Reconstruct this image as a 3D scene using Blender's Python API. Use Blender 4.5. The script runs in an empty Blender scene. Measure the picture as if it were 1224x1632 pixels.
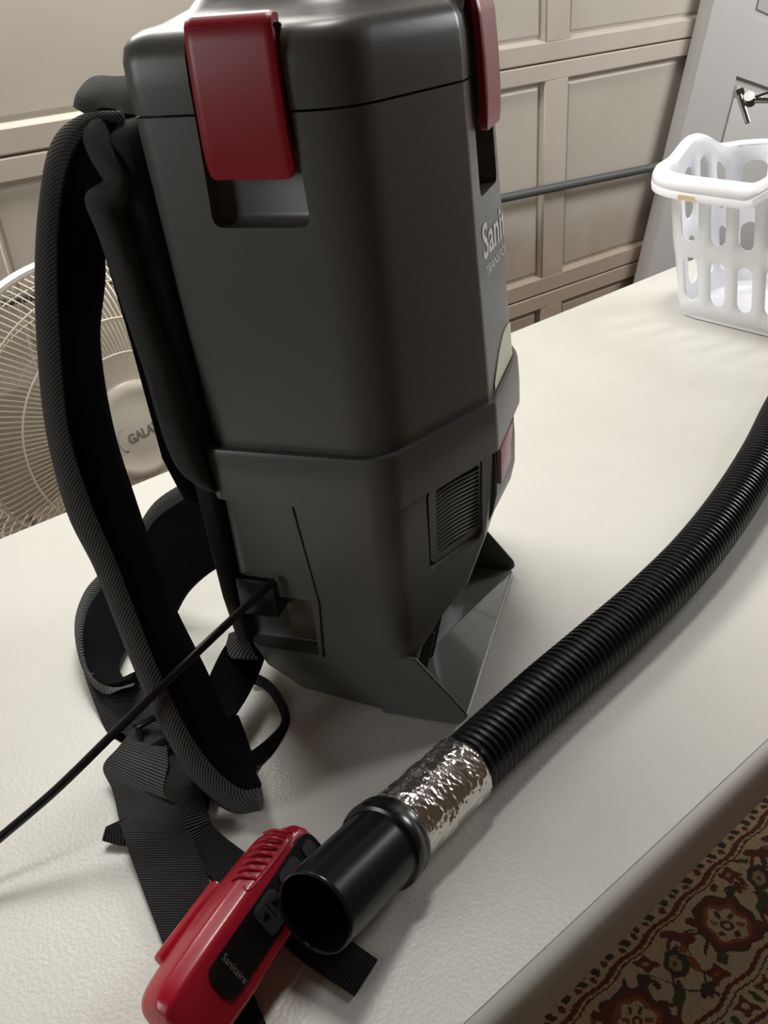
import bpy, bmesh, math, random
import numpy as np
from mathutils import Vector, Matrix
random.seed(7)
S = bpy.context.scene
COL = S.collection
# ------------------------------------------------------------------ camera
R = np.array([[0.765, 0.3814, -0.5189], [-0.64, 0.3604, -0.6787], [-0.0719, 0.8513, 0.5198]])
u_, _, v_ = np.linalg.svd(R); R = u_ @ v_
CAM = np.array([0, 0, 0.5305]); F = 1450.0
cd = bpy.data.cameras.new('camera'); cam = bpy.data.objects.new('camera', cd); COL.objects.link(cam)
cd.sensor_fit = 'VERTICAL'; cd.sensor_height = 36; cd.lens = 36 * F / 1632; cd.clip_start = 0.02
cam.matrix_world = Matrix([list(R[i]) + [CAM[i]] for i in range(3)] + [[0, 0, 0, 1]])
S.camera = cam
# ------------------------------------------------------------------ world, lights, exposure
W = bpy.data.worlds.new('world'); S.world = W; W.use_nodes = True
W.node_tree.nodes['Background'].inputs[0].default_value = (1.0, 0.70, 0.45, 1)
W.node_tree.nodes['Background'].inputs[1].default_value = 0.05
S.view_settings.view_transform = 'Standard'; S.view_settings.look = 'None'
S.view_settings.exposure = 0; S.view_settings.gamma = 1; S.view_settings.use_curve_mapping = False
def area(name, loc, target, sx, sy, power, color):
    l = bpy.data.lights.new(name, 'AREA'); l.shape = 'RECTANGLE'; l.size = sx; l.size_y = sy
    l.energy = power; l.color = color
    o = bpy.data.objects.new(name, l); COL.objects.link(o); o.location = loc
    o.rotation_euler = (Vector(target) - Vector(loc)).to_track_quat('-Z', 'Y').to_euler()
    return o
area('daylight_opening', (0.65, 1.42, 1.20), (0.45, 0.4, 0.0), 0.9, 0.3, 16, (1.0, 0.985, 0.94))
area('door_fill', (0.85, 0.98, 2.3), (0.95, 1.4, 0.0), 0.5, 0.3, 21, (1.0, 0.975, 0.94))  # unseen overhead fill, added to brighten the garage door
area('left_window', (-2.0, 0.75, 0.8), (1.1, 1.1, 0.1), 0.6, 0.9, 13, (0.97, 0.98, 1.0))
area('right_fill', (3.1, 0.2, 1.3), (1.8, 1.5, 0.0), 0.7, 0.7, 36, (0.98, 0.98, 1.0))  # added fill out of view, lifts the door's right side and leaning slab

# ------------------------------------------------------------------ helpers
def ray(x, y): return R @ np.array([x - 612, -(y - 816), -F])
def on_z(x, y, z=0.0):
    d = ray(x, y); return Vector(CAM + d * ((z - CAM[2]) / d[2]))
def on_y(x, y, Y):
    d = ray(x, y); return Vector(CAM + d * (Y / d[1]))
def dep(x, y, D): return Vector(CAM + ray(x, y) / F * D)
O0 = Vector((.335, .432, 0)); U0 = Vector((.8387, .5446, 0)); V0 = Vector((-.5446, .8387, 0))
def L(a, b, z): return O0 + U0 * a + V0 * b + Vector((0, 0, z))
def lin(c): return tuple(((v / 255) / 12.92 if v / 255 <= .04045 else ((v / 255 + .055) / 1.055) ** 2.4) for v in c) + (1,)

def mat(name, col, rough=.5, metal=0., bump=None, noise=None, coat=0, spec=.5, trans=0, sheen=0):
    m = bpy.data.materials.new(name); m.use_nodes = True; nt = m.node_tree; b = nt.nodes['Principled BSDF']
    c = col if len(col) == 4 else tuple(col) + (1,)
    b.inputs['Base Color'].default_value = c; b.inputs['Roughness'].default_value = rough
    b.inputs['Metallic'].default_value = metal; b.inputs['Coat Weight'].default_value = coat
    b.inputs['Specular IOR Level'].default_value = spec
    b.inputs['Sheen Weight'].default_value = sheen
    b.inputs['Subsurface Weight'].default_value = trans
    tc = nt.nodes.new('ShaderNodeTexCoord')
    if noise:   # (scale, second colour, low, high)
        n = nt.nodes.new('ShaderNodeTexNoise'); n.inputs['Scale'].default_value = noise[0]; n.inputs['Detail'].default_value = 6
        nt.links.new(tc.outputs['Object'], n.inputs['Vector'])
        r = nt.nodes.new('ShaderNodeMapRange'); r.inputs[1].default_value = noise[2]; r.inputs[2].default_value = noise[3]
        nt.links.new(n.outputs['Fac'], r.inputs[0])
        x = nt.nodes.new('ShaderNodeMix'); x.data_type = 'RGBA'; x.inputs['A'].default_value = c
        x.inputs['B'].default_value = tuple(noise[1]) + (1,) if len(noise[1]) == 3 else noise[1]
        nt.links.new(r.outputs[0], x.inputs['Factor']); nt.links.new(x.outputs['Result'], b.inputs['Base Color'])
    if bump:    # (kind, scale, strength, distance)
        kind, sc, st, dist = bump
        if kind == 'noise':
            t = nt.nodes.new('ShaderNodeTexNoise'); t.inputs['Scale'].default_value = sc; t.inputs['Detail'].default_value = 4; out = 'Fac'
        elif kind == 'voronoi':
            t = nt.nodes.new('ShaderNodeTexVoronoi'); t.feature = 'DISTANCE_TO_EDGE'; t.inputs['Scale'].default_value = sc; out = 'Distance'
        else:
            t = nt.nodes.new('ShaderNodeTexWave'); t.inputs['Scale'].default_value = sc; out = 'Fac'
            t.bands_direction = 'DIAGONAL' if kind == 'diag' else ('X' if kind == 'wavex' else 'Y')
        nt.links.new(tc.outputs['UV' if kind in ('diag', 'wavex', 'wavey') else 'Object'], t.inputs['Vector'])
        bp = nt.nodes.new('ShaderNodeBump'); bp.inputs['Strength'].default_value = st; bp.inputs['Distance'].default_value = dist
        nt.links.new(t.outputs[out], bp.inputs['Height']); nt.links.new(bp.outputs['Normal'], b.inputs['Normal'])
        if kind in ('diag', 'wavex', 'wavey'):
            x = nt.nodes.new('ShaderNodeMix'); x.data_type = 'RGBA'; x.inputs['A'].default_value = (c[0] * .5, c[1] * .5, c[2] * .5, 1); x.inputs['B'].default_value = c
            nt.links.new(t.outputs[out], x.inputs['Factor']); nt.links.new(x.outputs['Result'], b.inputs['Base Color'])
    return m

def mesh_obj(name, verts, faces, m, parent=None, smooth=True, uv=None, angle=40):
    me = bpy.data.meshes.new(name); me.from_pydata([tuple(v) for v in verts], [], faces); me.materials.append(m)
    bm = bmesh.new(); bm.from_mesh(me); bmesh.ops.recalc_face_normals(bm, faces=bm.faces); bm.to_mesh(me); bm.free()
    if uv is not None:
        l = me.uv_layers.new(name='UVMap')
        for lp in me.loops: l.data[lp.index].uv = uv[lp.vertex_index]
    if smooth:
        me.polygons.foreach_set('use_smooth', [True] * len(me.polygons)); me.set_sharp_from_angle(angle=math.radians(angle))
    o = bpy.data.objects.new(name, me); COL.objects.link(o)
    if parent: o.parent = parent
    return o
def bm_obj(name, bm, m, parent=None, smooth=True, angle=40):
    me = bpy.data.meshes.new(name); bmesh.ops.recalc_face_normals(bm, faces=bm.faces); bm.to_mesh(me); bm.free(); me.materials.append(m)
    if smooth:
        me.polygons.foreach_set('use_smooth', [True] * len(me.polygons)); me.set_sharp_from_angle(angle=math.radians(angle))
    o = bpy.data.objects.new(name, me); COL.objects.link(o)
    if parent: o.parent = parent
    return o
def box(bm, p0, p1, bev=0, M=None, seg=2):
    p0 = Vector(p0); p1 = Vector(p1); c = (p0 + p1) / 2; s = p1 - p0
    g = bmesh.ops.create_cube(bm, size=1, matrix=Matrix.Translation(c) @ Matrix.Diagonal((abs(s.x), abs(s.y), abs(s.z), 1)))
    vs = g['verts']
    if bev:
        es = list({e for v in vs for e in v.link_edges})
        r = bmesh.ops.bevel(bm, geom=es, offset=bev, segments=seg, affect='EDGES', profile=.5)
        vs = list({v for f in r['faces'] for v in f.verts} | {v for v in vs if v.is_valid})
    if M is not None: bmesh.ops.transform(bm, matrix=M, verts=vs)
    return vs
def thing(name, label, cat, loc=(0, 0, 0), group=None, M=None):
    o = bpy.data.objects.new(name, None); COL.objects.link(o); o.empty_display_size = .02
    if M is not None: o.matrix_world = M
    else: o.location = loc
    o['label'] = label; o['category'] = cat
    if group: o['group'] = group
    return o
def tag(o, label, cat=None, kind=None):
    if label: o['label'] = label
    if cat: o['category'] = cat
    if kind: o['kind'] = kind
    return o
def catmull(P, n):
    P = [Vector(p) for p in P]; out = []
    Q = [P[0] * 2 - P[1]] + P + [P[-1] * 2 - P[-2]]
    for i in range(1, len(Q) - 2):
        for k in range(n):
            t = k / n; a, b, c, d = Q[i - 1], Q[i], Q[i + 1], Q[i + 2]
            out.append(.5 * ((2 * b) + (c - a) * t + (2 * a - 5 * b + 4 * c - d) * t * t + (3 * b - a - 3 * c + d) * t ** 3))
    out.append(P[-1]); return out
def frames(path):
    T = []; n = len(path)
    for i in range(n): T.append((path[min(i + 1, n - 1)] - path[max(i - 1, 0)]).normalized())
    up = Vector((0, 0, 1)) if abs(T[0].z) < .9 else Vector((1, 0, 0))
    N = (up - T[0] * up.dot(T[0])).normalized(); Fs = []
    for t in T:
        N = (N - t * N.dot(t)).normalized(); Fs.append((t, N, t.cross(N)))
    return Fs
def tube(name, path, rad, m, parent=None, seg=12, closed=False, rfun=None):
    Fs = frames(path); V = []; Fc = []; n = len(path)
    for i, (p, (t, a, b)) in enumerate(zip(path, Fs)):
        for k in range(seg):
            th = 2 * math.pi * k / seg
            r = rad[i] if isinstance(rad, (list, tuple)) else rad
            if rfun: r = rfun(i, th, r)
            V.append(p + a * math.cos(th) * r + b * math.sin(th) * r)
    for i in range(n - 1):
        for k in range(seg):
            k2 = (k + 1) % seg; Fc.append((i * seg + k, i * seg + k2, (i + 1) * seg + k2, (i + 1) * seg + k))
    if not closed: Fc.append(tuple(range(seg))); Fc.append(tuple((n - 1) * seg + k for k in range(seg)))
    return mesh_obj(name, V, Fc, m, parent)
def ribbon(name, Lp, Rp, thick, m, parent=None, n=6, cols=4, bulge=0.0, uvs=40.0, flip=1):
    """a strap of real thickness between two edge curves in space"""
    A = catmull(Lp, n); B = catmull(Rp, n); N = len(A); V = []; UV = []; Fc = []; s = 0
    rows = cols + 1
    for i in range(N):
        t = (A[min(i + 1, N - 1)] + B[min(i + 1, N - 1)] - A[max(i - 1, 0)] - B[max(i - 1, 0)]).normalized()
        w = (B[i] - A[i]); nn = t.cross(w).normalized() * flip
        if i: s += ((A[i] + B[i]) / 2 - (A[i - 1] + B[i - 1]) / 2).length
        for side in (0, 1):
            for k in range(rows):
                q = k / cols; h = (thick / 2) * (1 if 0 < k < cols else .55) + bulge * math.sin(math.pi * q)
                V.append(A[i] + w * q + nn * (h if side == 0 else -h)); UV.append((q * w.length * uvs, s * uvs))
    st = 2 * rows
    for i in range(N - 1):
        for k in range(cols):
            a = i * st + k; Fc.append((a, a + 1, a + 1 + st, a + st))
            a = i * st + rows + k; Fc.append((a, a + 1, a + 1 + st, a + st))
        a = i * st; Fc.append((a, a + rows, a + rows + st, a + st))
        a = i * st + cols; Fc.append((a, a + rows, a + rows + st, a + st))
    for i in (0, N - 1):
        for k in range(cols):
            a = i * st + k; Fc.append((a, a + 1, a + 1 + rows, a + rows))
    return mesh_obj(name, V, Fc, m, parent, uv=UV)
def rpoly(pts, rad, seg=6):
    out = []; n = len(pts)
    for i in range(n):
        p = Vector(pts[i]); a = (Vector(pts[i - 1]) - p); b = (Vector(pts[(i + 1) % n]) - p)
        la, lb = a.length, b.length; a.normalize(); b.normalize()
        ang = a.angle(b); d = min(rad[i] / math.tan(ang / 2), la * .47, lb * .47)
        p1 = p + a * d; p2 = p + b * d
        for k in range(seg + 1):
            t = k / seg; out.append(p1 * (1 - t) ** 2 + p * 2 * t * (1 - t) + p2 * t * t)
    return out
def loft(name, secs, m, parent=None, caps=True, angle=35, fn=None):
    n = len(secs[0][1]); V = []; Fc = []
    for z, P in secs:
        for p in P: V.append(fn(p[0], p[1], z))
    for i in range(len(secs) - 1):
        for k in range(n):
            k2 = (k + 1) % n; Fc.append((i * n + k, i * n + k2, (i + 1) * n + k2, (i + 1) * n + k))
    if caps: Fc.append(tuple(range(n))); Fc.append(tuple((len(secs) - 1) * n + k for k in range(n)))
    return mesh_obj(name, V, Fc, m, parent, angle=angle)
def cut(o, cutters):
    for c in cutters:
        md = o.modifiers.new('cut', 'BOOLEAN'); md.object = c; md.operation = 'DIFFERENCE'; md.solver = 'EXACT'
    bpy.context.view_layer.update(); dg = bpy.context.evaluated_depsgraph_get()
    me = bpy.data.meshes.new_from_object(o.evaluated_get(dg)); o.modifiers.clear(); o.data = me
    me.polygons.foreach_set('use_smooth', [True] * len(me.polygons)); me.set_sharp_from_angle(angle=math.radians(30))
def text_obj(name, s, size, M, m, parent=None, extrude=.0002, xs=1.0, bold=0):
    c = bpy.data.curves.new(name, 'FONT'); c.body = s; c.size = size; c.extrude = extrude; c.align_x = 'LEFT'; c.resolution_u = 3; c.offset = bold
    t = bpy.data.objects.new('tmp', c); COL.objects.link(t); bpy.context.view_layer.update()
    me = bpy.data.meshes.new_from_object(t.evaluated_get(bpy.context.evaluated_depsgraph_get())); bpy.data.objects.remove(t)
    me.transform(M @ Matrix.Diagonal((xs, 1, 1, 1))); me.materials.clear(); me.materials.append(m)
    o = bpy.data.objects.new(name, me); COL.objects.link(o)
    if parent: o.parent = parent
    return o
def basis(x, y, z, o):
    x = Vector(x).normalized(); y = Vector(y).normalized(); z = Vector(z).normalized()
    return Matrix(((x.x, y.x, z.x, o[0]), (x.y, y.y, z.y, o[1]), (x.z, y.z, z.z, o[2]), (0, 0, 0, 1)))

# ------------------------------------------------------------------ materials
M_body = mat('grey_plastic', (.104, .102, .094), .34, bump=('noise', 900, .08, .0005))
M_body2 = mat('grey_plastic_gloss', (.17, .18, .165), .16, coat=.6)
M_black = mat('black_plastic', (.006, .006, .007), .35)
M_blackg = mat('black_gloss_plastic', (.008, .009, .011), .22)
M_red = mat('red_plastic', (.30, .008, .02), .35)
M_redc = mat('red_control_plastic', (.42, .008, .025), .3, coat=.2)
M_fab = mat('black_mesh_fabric', (.004, .004, .005), .95, spec=.1, bump=('noise', 1200, .3, .0005))
M_bind = mat('grey_binding_tape', (.10, .10, .095), .85, bump=('diag', 5.0, .8, .001), spec=.25)
M_web = mat('black_ribbed_webbing', (.018, .018, .020), .5, bump=('wavey', 4.2, 1.0, .0012), spec=.4)
M_plate = mat('dark_grey_fabric', (.03, .03, .028), .9, spec=.2, bump=('noise', 800, .3, .0005))
M_white_t = mat('pale_print', (.9, .9, .92), .5)
M_grey_t = mat('grey_print', (.22, .21, .2), .5)
M_cream = mat('cream_plastic', (.72, .66, .55), .35)
M_wire = mat('cream_wire', (.68, .60, .48), .4)
M_basket = mat('white_basket_plastic', (.92, .93, .97), .35, trans=.0)
M_chrome = mat('chrome', (.7, .7, .7), .15, metal=1)
M_foil = mat('crinkled_foil_tape', (.90, .88, .85), .2, metal=1, bump=('noise', 210, .3, .002))

# ------------------------------------------------------------------ setting
# garage door
M_door = mat('beige_door_paint', (.56, .50, .43), .55, noise=(2.2, (.47, .40, .33), .45, .75), bump=('noise', 60, .05, .002))
M_doorp = mat('beige_door_panel_paint', (.55, .50, .43), .5, noise=(3.0, (.50, .45, .38), .4, .7), bump=('noise', 60, .05, .002))
def stain(m, z0, z1):
    nt = m.node_tree; b = nt.nodes['Principled BSDF']; src = b.inputs['Base Color'].links[0].from_socket
    g = nt.nodes.new('ShaderNodeNewGeometry'); sp = nt.nodes.new('ShaderNodeSeparateXYZ'); nt.links.new(g.outputs['Position'], sp.inputs[0])
    n = nt.nodes.new('ShaderNodeTexNoise'); n.inputs['Scale'].default_value = 7; n.inputs['Detail'].default_value = 8; nt.links.new(g.outputs['Position'], n.inputs['Vector'])
    ma = nt.nodes.new('ShaderNodeMath'); ma.operation = 'MULTIPLY_ADD'; ma.inputs[1].default_value = .35; nt.links.new(n.outputs['Fac'], ma.inputs[0]); nt.links.new(sp.outputs['Z'], ma.inputs[2])
    r = nt.nodes.new('ShaderNodeMapRange'); r.inputs[1].default_value = z1 + .17; r.inputs[2].default_value = z0 + .17; nt.links.new(ma.outputs[0], r.inputs[0])
    x = nt.nodes.new('ShaderNodeMix'); x.data_type = 'RGBA'; x.inputs['B'].default_value = (.33, .22, .14, 1)
    k = nt.nodes.new('ShaderNodeMath'); k.operation = 'MULTIPLY'; k.inputs[1].default_value = .6; nt.links.new(r.outputs[0], k.inputs[0])
    nt.links.new(k.outputs[0], x.inputs['Factor']); nt.links.new(src, x.inputs['A']); nt.links.new(x.outputs['Result'], b.inputs['Base Color'])
stain(M_door, -.2, 0.0); stain(M_doorp, -.2, -.02)
YD = 1.5
seams = [-.74, -.225, .303, .831, 1.36]
stile_x = [-.83, -.205, .42, 1.083, 1.745, 2.407, 3.02]
gd = bpy.data.objects.new('door_1', None); COL.objects.link(gd); gd['kind'] = 'structure'; gd['label'] = 'beige sectional garage door with recessed panels'
for si in range(4):
    z0, z1 = seams[si] + .0015, seams[si + 1] - .0015
    bm = bmesh.new(); box(bm, (-.84, YD + .014, z0 + .004), (3.06, YD + .04, z1 - .004)); bm_obj('door_section', bm, M_doorp, gd, False)
    lo = z0 + (.040 if si != 0 else .09); hi = z1 - .037
    for a, b in ((z0, lo), (hi, z1)):
        bm = bmesh.new(); box(bm, (-.84, YD, a), (3.06, YD + .02, b), .0025, seg=1); bm_obj('rail', bm, M_door, gd)
    for x in stile_x:
        bm = bmesh.new(); box(bm, (x - .038, YD + .0003, lo - .002), (x + .038, YD + .02, hi + .002), .0025, seg=1); bm_obj('stile', bm, M_door, gd)
    for i in range(len(stile_x) - 1):   # sloped moulding + panel face
        xa, xb = stile_x[i] + .036, stile_x[i + 1] - .036
        V = []; 
        for ins, y in ((0, YD + .004), (.006, YD + .0135), (.011, YD + .0135), (.016, YD + .011)):
            V += [(xa + ins, y, lo + ins), (xb - ins, y, lo + ins), (xb - ins, y, hi - ins), (xa + ins, y, hi - ins)]
        Fc = [(12, 13, 14, 15)]
        for q in range(3):
            for k in range(4): Fc.append((q * 4 + k, q * 4 + (k + 1) % 4, q * 4 + 4 + (k + 1) % 4, q * 4 + 4 + k))
        mesh_obj('panel', V, Fc, M_doorp, gd, False)
M_strip = mat('grey_rubber_strip', (.075, .08, .075), .6)
a = on_y(780, 323, YD - .02); b = on_y(1040, 264, YD - .02)
a2 = a + (a - b) * 3; b2 = b + (b - a) * 1.2
tg = tube('door_bar', [a2 * (1 - t / 8) + b2 * (t / 8) for t in range(9)], .0105, M_strip, gd, 10)
bm = bmesh.new(); box(bm, (-2.4, YD - .0, 1.362), (3.6, YD + .12, 2.2)); box(bm, (-2.4, YD, -.74), (-.842, YD + .12, 1.362)); box(bm, (3.062, YD, -.74), (3.6, YD + .12, 1.362))
M_wall = mat('off_white_wall_paint', (.62, .59, .54), .7, bump=('noise', 80, .05, .002))
o = bm_obj('wall_far', bm, M_wall, None, False); o['kind'] = 'structure'
bm = bmesh.new(); box(bm, (3.6, -1.5, -.74), (3.72, YD + .12, 2.2)); o = bm_obj('wall_right', bm, M_wall, None, False); o['kind'] = 'structure'
DT = Matrix.Translation((1.78, 1.5, 0)) @ Matrix.Rotation(math.radians(-3), 4, 'Z') @ Matrix.Translation((-1.78, -1.5, 0))
gd.matrix_world = DT; bpy.data.objects['wall_far'].matrix_world = DT
M_floor = mat('grey_brown_concrete', (.16, .13, .10), .8, noise=(4, (.11, .09, .07), .4, .7))
bm = bmesh.new(); box(bm, (-2.4, -1.5, -.84), (3.72, YD + .45, -.745)); o = bm_obj('floor', bm, M_floor, None, False); o['kind'] = 'structure'

# ------------------------------------------------------------------ patterned rug
def rug():
    x0, x1, y0, y1, st = .42, 1.32, .10, .56, .0022
    nx = int((x1 - x0) / st); ny = int((y1 - y0) / st)
    X, Y = np.meshgrid(x0 + (np.arange(nx) + .5) * st, y0 + (np.arange(ny) + .5) * st)
    rng = np.random.default_rng(3)
    wob = lambda a, b, k: .0028 * np.sin(a * k + 1.3 * np.sin(b * k * .7)) 
    x = X + wob(Y, X, 90); y = Y + wob(X, Y, 80)
    cream = np.array(lin((188, 166, 134))[:3]); maroon = np.array(lin((92, 22, 32))[:3]); green = np.array(lin((50, 58, 44))[:3])
    rust = np.array(lin((140, 66, 40))[:3]); navy = np.array(lin((40, 36, 44))[:3]); tan = np.array(lin((150, 128, 96))[:3])
    C = np.ones(X.shape + (3,)) * cream
    def put(mask, c): C[mask] = c
    def rot(cx, cy, a):
        dx, dy = x - cx, y - cy; return dx * np.cos(a) + dy * np.sin(a), -dx * np.sin(a) + dy * np.cos(a)
    def leaf(cx, cy, a, l, w, c):
        p, q = rot(cx, cy, a); put((p / l) ** 2 + ((q + .25 * w * np.sin(p / l * 3)) / w) ** 2 < 1, c)
    def ring(cx, cy, r0, r1, c, lob=0, amp=0):
        dx, dy = x - cx, y - cy; r = np.hypot(dx, dy) * (1 + amp * np.cos(lob * np.arctan2(dy, dx))); put((r > r0) & (r < r1), c)
    # field and borders along X
    put(y > .478, tan)
    for k in range(int((x1 - x0) / .032) + 1):   # narrow guard border, leaf dashes
        cx = x0 + k * .032
        leaf(cx, .470, .7, .011, .006, green); leaf(cx + .016, .458, -.7, .010, .0055, navy); leaf(cx + .005, .452, 0, .005, .005, maroon)
    put((y > .436) & (y < .4435), maroon); put((y > .430) & (y < .433), maroon)
    put((y > .482) & (y < .488), maroon)
    # main border
    for k in range(60):
        cx, cy = rng.uniform(x0, x1), rng.uniform(.32, .43); c = (maroon, navy, green, rust, maroon)[k % 5]
        leaf(cx, cy, rng.uniform(0, 3), rng.uniform(.007, .014), rng.uniform(.003, .006), c)
    for k in range(-1, 6):
        cx = .85 + .215 * k; yv = .372 - .036 * np.sin((x - cx) * 4 * np.pi / .215 + 1)
        put((np.abs(y - yv) < .0018) & (x > cx - .11) & (x < cx + .11) & (y < .43), navy)
    for k in range(-1, 6):
        cx = .745 + .215 * k; cy = .372
        yv = cy + .040 * np.sin((x - cx) * 2 * np.pi / .215 + .5)
        put((np.abs(y - yv) < .0035) & (x > cx - .11) & (x < cx + .11) & (y < .43), maroon)
    for k in range(-1, 6):
        cx = .862 + .215 * k; cy = .373
        ring(cx, cy, 0, .047, navy, 8, .06); ring(cx, cy, 0, .043, maroon, 8, .06); ring(cx, cy, 0, .034, rust, 6, .05); ring(cx, cy, 0, .027, cream, 6, .1)
        for j in range(6):
            a = j * math.pi / 3 + .3
            leaf(cx + .018 * math.cos(a), cy + .018 * math.sin(a), a, .006, .004, (green, maroon, rust)[j % 3])
        ring(cx, cy, 0, .009, maroon); ring(cx, cy, 0, .004, cream)
        for j in range(4):
            a = j * math.pi / 2 + .6
            leaf(cx + .060 * math.cos(a), cy + .044 * math.sin(a), a, .012, .008, (navy, maroon, green, maroon)[j])
        bx = cx - .108
        ring(bx, cy + .012, .012, .021, navy, 6, .05); ring(bx, cy + .012, 0, .012, tan, 6, .05); ring(bx, cy + .012, 0, .004, maroon)
        ring(bx + .028, cy - .034, 0, .014, maroon, 4, .25); ring(bx + .028, cy - .034, 0, .005, rust)
        ring(bx - .030, cy + .042, 0, .012, maroon, 4, .25); ring(bx - .030, cy + .042, 0, .004, tan)
        leaf(bx + .035, cy + .036, 2.4, .024, .009, maroon); leaf(bx - .034, cy - .016, .6, .022, .008, green)
        leaf(bx + .02, cy - .005, 1.2, .016, .005, rust); leaf(bx, cy - .040, 0, .018, .006, navy)
    put((y > .310) & (y < .3165), maroon); put((y > .301) & (y < .3035), navy); put((y > .262) & (y < .268), maroon)
    for k in range(int((x1 - x0) / .05) + 1):
        cx = x0 + k * .05; ring(cx, .284, 0, .012, maroon, 4, .3); ring(cx, .284, 0, .005, cream); leaf(cx + .025, .284, 1.5, .011, .005, green)
    for k in range(14):
        cx = x0 + k * .07; ring(cx, .225, .008, .018, maroon, 5, .1); ring(cx, .225, 0, .006, rust); leaf(cx + .035, .205, .8, .018, .007, green); leaf(cx + .03, .245, -.6, .015, .006, navy)
        ring(cx + .02, .16, 0, .018, navy, 6, .12); ring(cx + .02, .16, 0, .009, tan); leaf(cx - .014, .165, .4, .016, .006, maroon)
    C *= (.50 + .24 * rng.random(X.shape))[..., None]
    C = C * .8 + tan * .55 * .2
    # geometry
    gx, gy = np.meshgrid(x0 + np.arange(nx + 1) * st, y0 + np.arange(ny + 1) * st)
    gz = -.7365 + .0009 * rng.random(gx.shape)
    V = np.stack([gx, gy, gz], -1).reshape(-1, 3)
    idx = np.arange((nx + 1) * (ny + 1)).reshape(ny + 1, nx + 1)
    Fq = np.stack([idx[:-1, :-1], idx[:-1, 1:], idx[1:, 1:], idx[1:, :-1]], -1).reshape(-1, 4)
    me = bpy.data.meshes.new('pile'); me.vertices.add(len(V)); me.vertices.foreach_set('co', V.ravel())
    me.loops.add(Fq.size); me.loops.foreach_set('vertex_index', Fq.ravel()); me.polygons.add(len(Fq))
    me.polygons.foreach_set('loop_start', np.arange(0, Fq.size, 4)); me.update(calc_edges=True)
    at = me.color_attributes.new('knots', 'FLOAT_COLOR', 'CORNER')
    cc = np.ones((len(Fq), 4, 4)); cc[..., :3] = C.reshape(-1, 1, 3); at.data.foreach_set('color', cc.ravel())
    m = mat('rug_wool', (.3, .25, .2), .95, spec=.1, bump=('noise', 500, .5, .002)); nt = m.node_tree
    an = nt.nodes.new('ShaderNodeAttribute'); an.attribute_name = 'knots'; nt.links.new(an.outputs['Color'], nt.nodes['Principled BSDF'].inputs['Base Color'])
    me.materials.append(m)
    root = thing('patterned_rug', 'cream and maroon floral rug on the floor under the table', 'rug', (.87, .33, -.745))
    o = bpy.data.objects.new('pile', me); COL.objects.link(o); o.parent = root; o.matrix_parent_inverse = Matrix.Translation((-.87, -.33, .745))
    bm = bmesh.new(); box(bm, (-.3, -.9, -.745), (1.9, 1.0, -.7375), .002); b = bm_obj('backing', bm, mat('rug_edge_wool', lin((128, 104, 78)), .95, noise=(60, lin((70, 26, 30)), .45, .6)), root); b.matrix_parent_inverse = Matrix.Translation((-.87, -.33, .745))
rug()

# ------------------------------------------------------------------ table
TX0, TX1, TY0, TY1 = -.32, 1.62, .222, .966
M_table = mat('white_moulded_plastic', (.66, .65, .60), .34, bump=('noise', 330, .32, .0013), noise=(18, (.64, .63, .58), .45, .75), spec=.45)
def table():
    root = thing('folding_table', 'white plastic folding table carrying the backpack vacuum', 'table', ((TX0 + TX1) / 2, (TY0 + TY1) / 2, -.74))
    inv = Matrix.Translation(-root.location)
    prof = [(0, 0), (.0006, -.0007), (.004, -.0018), (.0075, -.0045), (.0100, -.009), (.0112, -.015), (.0115, -.022), (.0115, -.048), (.009, -.050), (.006, -.048), (-.03, -.048)]
    secs = []
    for off, z in prof:
        r = .05 + max(off, 0)
        pts = [(TX0 - off, TY0 - off), (TX1 + off, TY0 - off), (TX1 + off, TY1 + off), (TX0 - off, TY1 + off)]
        secs.append((z, rpoly(pts, [r] * 4, 8)))
    o = loft('tabletop', secs, M_table, root, fn=lambda a, b, z: Vector((a, b, z)), angle=30); o.matrix_parent_inverse = inv
    o.data.materials.append(mat('white_edge_plastic', (.66, .65, .60), .38))
    for p in o.data.polygons:
        if p.center.z < -.0004: p.material_index = 1
    Mg = mat('grey_steel_tube', (.25, .25, .24), .4, metal=.6)
    for x in (TX0 + .22, TX1 - .22):
        for y in (TY0 + .09, TY1 - .09):
            o = tube('leg', [Vector((x, y, z)) for z in (-.05, -.3, -.6, -.7355)], .0125, Mg, root); o.matrix_parent_inverse = inv
        o = tube('crossbar', [Vector((x, TY0 + .09 + t * (TY1 - TY0 - .18) / 4, -.55)) for t in range(5)], .0125, Mg, root); o.matrix_parent_inverse = inv
table()

# ------------------------------------------------------------------ backpack vacuum
VR = thing('backpack_vacuum', 'grey and red backpack vacuum cleaner standing on the white table', 'vacuum cleaner', L(.15, .06, 0))
VI = Matrix.Translation(-VR.location)
def vp(o, par=None):
    if par is None: o.parent = VR; o.matrix_parent_inverse = VI
    else: o.parent = par; o.matrix_parent_inverse = Matrix.Identity(4)
    return o
RAD = [.014, .028, .012, .05, .04, .014]
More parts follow.
